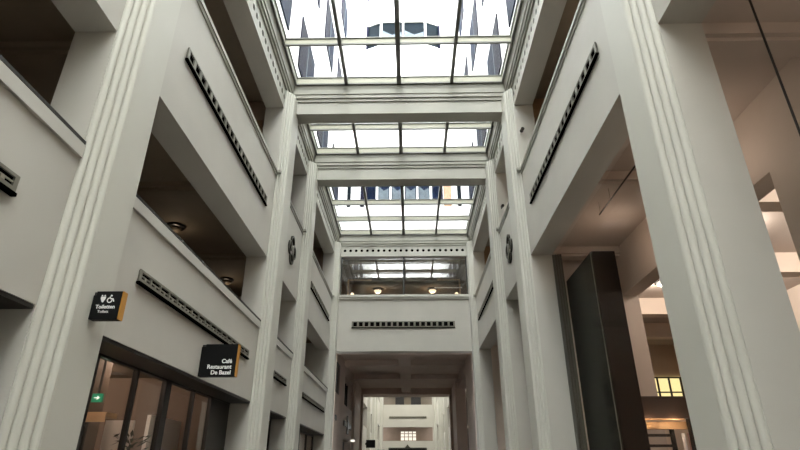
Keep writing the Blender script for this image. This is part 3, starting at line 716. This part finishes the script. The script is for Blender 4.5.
struct(B('wall_partition', CREAMC, RX0, 3.3, -.56, -.5, ZF, zr + .06), 'pale cross wall beside the viewer', 'wall')
for i, y in enumerate((1.5, 2.6, 3.7, 4.8, 5.7)):
    struct(B('ceiling_beam', CREAMC, RX1 + .111, 3.299, y - .06, y + .06, 1.30, zr - .0003), 'pale cross beam in the bright room beyond the arcade, %s from the viewer' % ('first', 'second', 'third', 'fourth', 'fifth')[i], 'beam')
for i, y in enumerate((2.05, 3.15, 4.25)):
    for q, x in enumerate((2.1, 2.8)):
        l = empty('ceiling_lamp', (x, y, 1.36)); tag(l, 'round white ceiling lamp in the bright room, row %s, %s the arcade' % (('one', 'two', 'three')[i], 'next to' if q == 0 else 'away from'), 'lamp', 'ceiling lamps of the bright room')
        MB().lathe([(.07, zr - .0003), (.07, zr - .02), (.055, zr - .02), (.055, zr - .0003)], x, y, 20).build('ring', BRASS, l)
        MB().lathe([(.054, zr - .018), (.05, zr - .032), (.03, zr - .045), (.006, zr - .048)], x, y, 20).build('globe', LAMPW, l, smooth=True)
sw = empty('leaded_window', (3.0, 6.74, .72)); tag(sw, 'yellow leaded window in the bright room, seen past the black block', 'window')
B('pane', STAIN, 2.85, 3.29, 6.735, 6.7495, .70, 1.06, sw)
for x in (2.86, 3.0, 3.14, 3.28): B('glazing_bar', FRAME, x - .010, x + .010, 6.72, 6.7345, .70, 1.06, sw)
for z in (.71, .88, 1.05): B('glazing_bar', FRAME, 2.88, 3.26, 6.712, 6.7195, z - .008, z + .008, sw)
# stepped jamb frames of the tall openings
for y0, lab in ((3.4748, 'beside the tall black block'),):
    M = MB()
    for q in range(4): M.box(RX0 + q * .016, RX0 + q * .016 + .012, y0 - .004 - q * .004, y0 + .05, ZF + .0005, Z2B - .001)
    M.box(RX0, RX0 + .062, y0 + .004, y0 + .055, ZF + .0005, Z2B - .001)
    j = M.build('jamb_moulding', JAMB); struct(j, 'ribbed grey jamb moulding %s' % lab, 'moulding')
# glass behind the tall opening
gl = empty('glass_screen', (RX0 + .02, 2.4, ZF)); tag(gl, 'tall clear glass screen behind the opening with the black block', 'glass screen')
B('pane', GROOM, RX0 + .010, RX0 + .014, 1.60, 3.45, ZF + .0305, 1.36, gl); B('base_channel', BRASS, RX0 + .004, RX0 + .020, 1.60, 3.45, ZF + .0002, ZF + .03, gl)
# tall black block
bb = empty('tall_block', (1.14, 3.24, ZF)); tag(bb, 'tall black glossy block standing inside the opening opposite the signs', 'block')
B('glossy_body', BLACKG, 1.066, 1.196, 2.936, 3.47, ZF + .0005, 1.18, bb)
B('end_panel', BLACKB, 1.070, 1.203, 2.924, 2.9355, ZF + .0005, 1.1805, bb)
B('corner_strip', BRONZEL, 1.0625, 1.0658, 2.930, 2.940, ZF + .0005, 1.18, bb)
# timber transom and rail by the block
tr = empty('brown_partition', (1.6, 3.5, ZF)); tag(tr, 'brown wooden transom partition just beyond the black block', 'partition')
B('transom', TRANS, 1.21, 1.5695, 3.16, 3.20, .275, .385, tr); B('transom_cap', TRANS, 1.21, 1.5695, 3.155, 3.205, .3855, .392, tr)
B('post', FRAME, 1.54, 1.5695, 3.165, 3.195, ZF + .0005, .2745, tr)
B('upright', FRAME, 1.570, 1.595, 3.16, 3.20, ZF + .0005, 1.115, tr)
sl = B('added_strip', OAKL, 1.26, 1.52, 3.17, 3.19, .268, .2745); tag(sl, 'thin added wooden strip under the brown transom beside the black block', 'strip')  # added as a holder for the fill light over the rack
rk = empty('slatted_rack', (1.3, 3.3, ZF)); tag(rk, 'pale wooden rail with black slats under the brown transom', 'rack')
B('rail', OAKL, 1.22, 1.568, 3.215, 3.245, .222, .262, rk)
for z in (.184, .130, .076): B('slat', FRAME, 1.22, 1.455, 3.22, 3.24, z, z + .014, rk)
B('post', FRAME, 1.456, 1.474, 3.218, 3.242, ZF + .0005, .2215, rk); B('post', FRAME, 1.204, 1.2195, 3.218, 3.242, ZF + .0005, .262, rk)
for x0, x1, mm, lab, dz in ((1.500, 1.520, CLOTHW, 'narrow white cloth hanging from the pale wooden rail', 0), (1.534, 1.556, CLOTHP, 'narrow pink cloth hanging from the pale wooden rail', .03)):
    M = MB()
    n0 = 10
    for i in range(n0 + 1):
        u = i / n0; xx = x0 + (x1 - x0) * u; yy = 3.200 + .005 * math.sin(u * 9)
        M.v += [(xx, yy, .2), (xx, yy, ZF + .35), (xx, yy - .006, .2), (xx, yy - .006, ZF + .35)]
    for i in range(n0):
        a, b = 4 * i, 4 * i + 4
        M.f += [(a, b, b + 1, a + 1), (a + 2, a + 3, b + 3, b + 2), (a, a + 2, b + 2, b), (a + 1, b + 1, b + 3, a + 3)]
    M.f += [(0, 1, 3, 2), (4 * n0, 4 * n0 + 2, 4 * n0 + 3, 4 * n0 + 1)]
    tag(M.build('hanging_cloth', mm, smooth=True), lab, 'cloth')
# slim suspended rods
rd = empty('suspended_rod', (1.0, 1.2, .4)); tag(rd, 'thin black vertical rod hanging behind the opening beside the viewer', 'rod')
RODX, RODY = 1.10, 1.27
MB().tube((RODX, RODY, .3), (RODX, RODY, 1.38), .0035).build('rod', FRAME, rd)
MB().tube((RODX, RODY, 1.381), (RODX - .02, RODY + .05, zr - .0005), .003).build('stay', FRAME, rd); MB().tube((RODX, RODY, 1.381), (RODX + .05, RODY - .02, zr - .0005), .003).build('stay', FRAME, rd)
rb = B('ceiling_rail', FRAME, 1.117, 1.123, 1.70, 2.84, 1.374, 1.380); tag(rb, 'thin dark rail running towards the top of the black block', 'rail')
for i, y in enumerate((2.2, 2.65, 2.82)):
    w = MB().tube((1.12, y, 1.3805), (1.12, y, zr - .0003), .0015).build('suspension_wire', BRONZEL, None); tag(w, 'thin wire holding the dark rail, %s from the viewer' % ('first', 'second', 'third')[i], 'wire', 'wires of the dark rail')
# top corridor floor above tall rooms is separate; close narrow / end bays on this side
struct(B('wall_partition', PINKW, RX0, RX1 - .001, 3.75, 3.80, ZF, zr - .0005), 'rosy cross wall beside the narrow bay', 'wall')
struct(B('wall_partition', PASS, RX0, RX1 - .001, 4.541, 4.59, ZF, zr - .0005), 'brown cross wall beyond the narrow bay', 'wall')
struct(B('wall_partition', PASS, RX0 + .12, RX0 + .16, 3.801, 4.5405, ZF, zr - .0005), 'brown back wall of the narrow bay facing the signs', 'wall')
struct(B('wall_partition', PINKW, RX0 + .2, RX0 + .24, 4.6605, 6.749, ZF, zr - .0005), 'rosy back wall of the bay by the bridge facing the signs', 'wall')
dd = B('dark_door', FRAME, RX0 + .185, RX0 + .1995, 5.0, 5.35, ZF + .0005, .55); tag(dd, 'dark door in the rosy wall of the bay by the bridge', 'door')

# ------------------------------------------------------------------ courtyard above the skylights
CXL, CXR, CYF = -1.02, .868, 7.78
B_ = None
struct(B('wall_courtyard_left', WHITEX, CXL - .3, CXL, -.2, CYF + .3, 3.121, 7.75), 'white courtyard wall above the skylights, signs side', 'wall')
struct(B('wall_courtyard_right', WHITEX, CXR, CXR + .3, -.2, CYF + .3, 3.121, 7.75), 'white courtyard wall above the skylights, facing the signs', 'wall')
struct(B('wall_courtyard_far', WHITEX, CXL, CXR, CYF, CYF + .3, 3.121, 9.6), 'white courtyard end wall with oriel windows', 'wall')
rows = ((3.42, 4.03), (4.85, 5.53), (6.42, 7.05))
first = {}
for side in (-1, 1):
    X = CXL if side < 0 else CXR; s = -side
    for r, (z0, z1) in enumerate(rows):
        for q in range(5):
            y0 = 1.63 + 1.1 * q; y1 = y0 + .675
            yc = (y0 + y1) / 2
            key = (side, r)
            a, b = sorted((X + s * .0005, X + s * .010))
            if key not in first:
                w = empty('courtyard_window', (X, yc, z0))
                d0, d1 = sorted((X + s * .0005, X + s * .012))
                B('pane', WINV, d0, d1, y0, y0 + (y1 - y0) * .46, z0, z1, w); B('pane', WINX, d0, d1, y0 + (y1 - y0) * .485, y1, z0, z1, w)
                B('mullion', WINP, d0, d1 + 0 if s < 0 else d1 + .004, y0 + (y1 - y0) * .4605, y0 + (y1 - y0) * .4845, z0, z1, w)
                first[key] = (w, yc)
            else:
                w0, yc0 = first[key]; w = copy_tree(w0, (0, yc - yc0, 0))
            tag(w, 'courtyard window, %s row %s the %s wall, %s from the viewer' % (('lowest', 'middle', 'upper')[r], 'on', 'signs-side' if side < 0 else 'opposite', ('first', 'second', 'third', 'fourth', 'fifth')[q]), 'window', 'courtyard side windows', 'thing')
def oriel(z0, z1, xl, xcl, xcr, xr, proj, label, npan, blue=WINTEAL):
    w = empty('oriel_window', ((xl + xr) / 2, CYF, z0)); tag(w, label, 'oriel window', 'oriel windows of the courtyard end wall')
    yf = CYF - proj; y0 = CYF - .0005
    MB().prism([(xl + .004, y0), (xcl + .003, yf + .006), (xcr - .003, yf + .006), (xr - .004, y0)], z0, z1).build('glass_body', blue, w)
    MB().prism([(xl - .01, y0), (xcl - .005, yf - .012), (xcr + .005, yf - .012), (xr + .01, y0)], z1 + .0005, z1 + .02).build('head', STEEL, w)
    for x, y in ((xl, y0 - .012), (xcl, yf), (xcr, yf), (xr, y0 - .012)):
        B('post', WINV if x in (xl, xr) else WHITEX, x - .018, x + .018, y - .018, y + .0115, z0, z1, w)
    for q in range(1, npan):
        x = xcl + (xcr - xcl) * q / npan; B('post', WHITEX, x - .014, x + .014, yf - .012, yf + .0055, z0, z1, w)
    for q in range(npan):
        x0 = xcl + (xcr - xcl) * q / npan; x1 = xcl + (xcr - xcl) * (q + 1) / npan
        zz = z0 + (z1 - z0) * .04
        M = MB(); pts = [(x0 + .03, zz), (x1 - .03, zz), (x1 - .03, zz + (z1 - z0) * .55), ((x0 + x1) / 2, zz + (z1 - z0) * .42), (x0 + .03, zz + (z1 - z0) * .62)]
        M.extr(pts, lambda a, b: (a, yf + .002, b), lambda a, b: (a, yf + .0055, b)).build('curtain', WINP, w)
    MB().prism([(xl - .01, y0), (xcl - .005, yf - .012), (xcr + .005, yf - .012), (xr + .01, y0)], z0 - .03, z0 - .0005).build('sill', WHITEX, w)
oriel(7.30, 7.86, -.775, -.505, .338, .606, .11, 'oriel window behind the nearest skylight on the white end wall', 2)
oriel(8.56, 9.1, -.775, -.505, .338, .606, .11, 'uppermost oriel window of the white end wall', 2)
oriel(5.90, 6.45, -.775, -.505, .338, .606, .11, 'oriel window of the white end wall hidden behind the beams', 2)
oriel(4.02, 4.42, -.70, -.52, .36, .54, .08, 'lowest oriel window, seen through the farthest skylight', 4, WINX)
for x0, x1, mm, lab in ((-1.015, -.96, WINTEAL, 'narrow dark window strip in the corner of the end wall, signs side'), (.80, .86, WINTEAL, 'narrow dark window strip in the corner of the end wall, facing side'), (-.80, -.735, WINV, 'grey pier beside the lowest oriel, signs side'), (.575, .70, BRICK, 'ochre brick pier beside the lowest oriel')):
    tag(B('window_strip' if mm == WINTEAL else 'wall_pier', mm, x0, x1, CYF - .02, CYF - .0005, 3.95, 4.45), lab, 'window strip' if mm == WINTEAL else 'pier')

# ------------------------------------------------------------------ light
def point(name, loc, power, col, r=.05):
    l = bpy.data.lights.new(name, 'POINT'); l.energy = power; l.color = col; l.shadow_soft_size = r
    o = bpy.data.objects.new(name, l); COL.objects.link(o); o.location = Vector(loc) * S
for y in (2.05, 3.15, 4.25):
    for x in (2.1, 2.8): point('lamp_or_fill_light', (x, y, 1.37), 16, (1, .90, .80))
for x in (-.497, .358): point('lamp_or_fill_light', (x, 8.0, 2.50), 4, (1, .75, .5))
for y in (-.1, 1.0, 2.0, 3.0): point('lamp_or_fill_light', (1.26, y, 1.25), 1.7, (1, .80, .64))
for y in (.1, 1.0, 2.15, 3.25, 4.35, 5.45): point('lamp_or_fill_light', (-1.58, y, 1.42), .5, (1, .78, .55))
for y in (1.2, 2.2, 3.1, 5.5): point('lamp_or_fill_light', (-1.9, y, .50), 6, (1, .80, .66))  # unseen fill for the shop rooms, no fitting modelled
for y, p in ((2.1, 4.5), (2.72, 5.5)): point('lamp_or_fill_light', (-1.40, y, .52), p, (1, .80, .66))  # added to brighten the oak board and white panels, no fitting there
for y in (.8, 2.4, 4.2, 5.8): point('lamp_or_fill_light', (1.35, y, 2.72), 4, (1, .75, .5))  # unseen fill for the top corridor facing the signs, no fitting

for x in (1.32, 1.46): point('lamp_or_fill_light', (x, 3.14, .255), .5, (1, .72, .48), .02)  # added to brighten the rack, no lamp in sight
w = bpy.data.worlds.new('overcast_sky'); SC.world = w; w.use_nodes = True
nt = w.node_tree; bg = nt.nodes['Background']
tc = nt.nodes.new('ShaderNodeTexCoord'); sx = nt.nodes.new('ShaderNodeSeparateXYZ'); cr = nt.nodes.new('ShaderNodeValToRGB')
cr.color_ramp.elements[0].position = .0; cr.color_ramp.elements[0].color = (.27, .29, .32, 1)
cr.color_ramp.elements[1].position = 1.; cr.color_ramp.elements[1].color = (1, .99, .965, 1)
nt.links.new(tc.outputs['Generated'], sx.inputs[0]); nt.links.new(sx.outputs['Z'], cr.inputs[0]); nt.links.new(cr.outputs[0], bg.inputs['Color'])
bg.inputs['Strength'].default_value = 3.0

# ------------------------------------------------------------------ camera
cam = bpy.data.cameras.new('camera'); cam.lens = 24; cam.sensor_width = 36; cam.sensor_fit = 'HORIZONTAL'; cam.clip_start = .05; cam.clip_end = 500
co = bpy.data.objects.new('camera', cam); COL.objects.link(co)
co.rotation_euler = (math.radians(90 + 24.94), 0, math.radians(1.07)); co.location = (0, 0, 0)
SC.camera = co
SC.view_settings.view_transform = 'Standard'; SC.view_settings.look = 'None'; SC.view_settings.gamma = 1; SC.view_settings.use_curve_mapping = False
SC.view_settings.exposure = 2.88
try:
    SC.cycles.max_bounces = 14; SC.cycles.diffuse_bounces = 8; SC.cycles.transparent_max_bounces = 16
    SC.cycles.use_denoising = True; SC.cycles.sample_clamp_indirect = 8
except Exception: pass
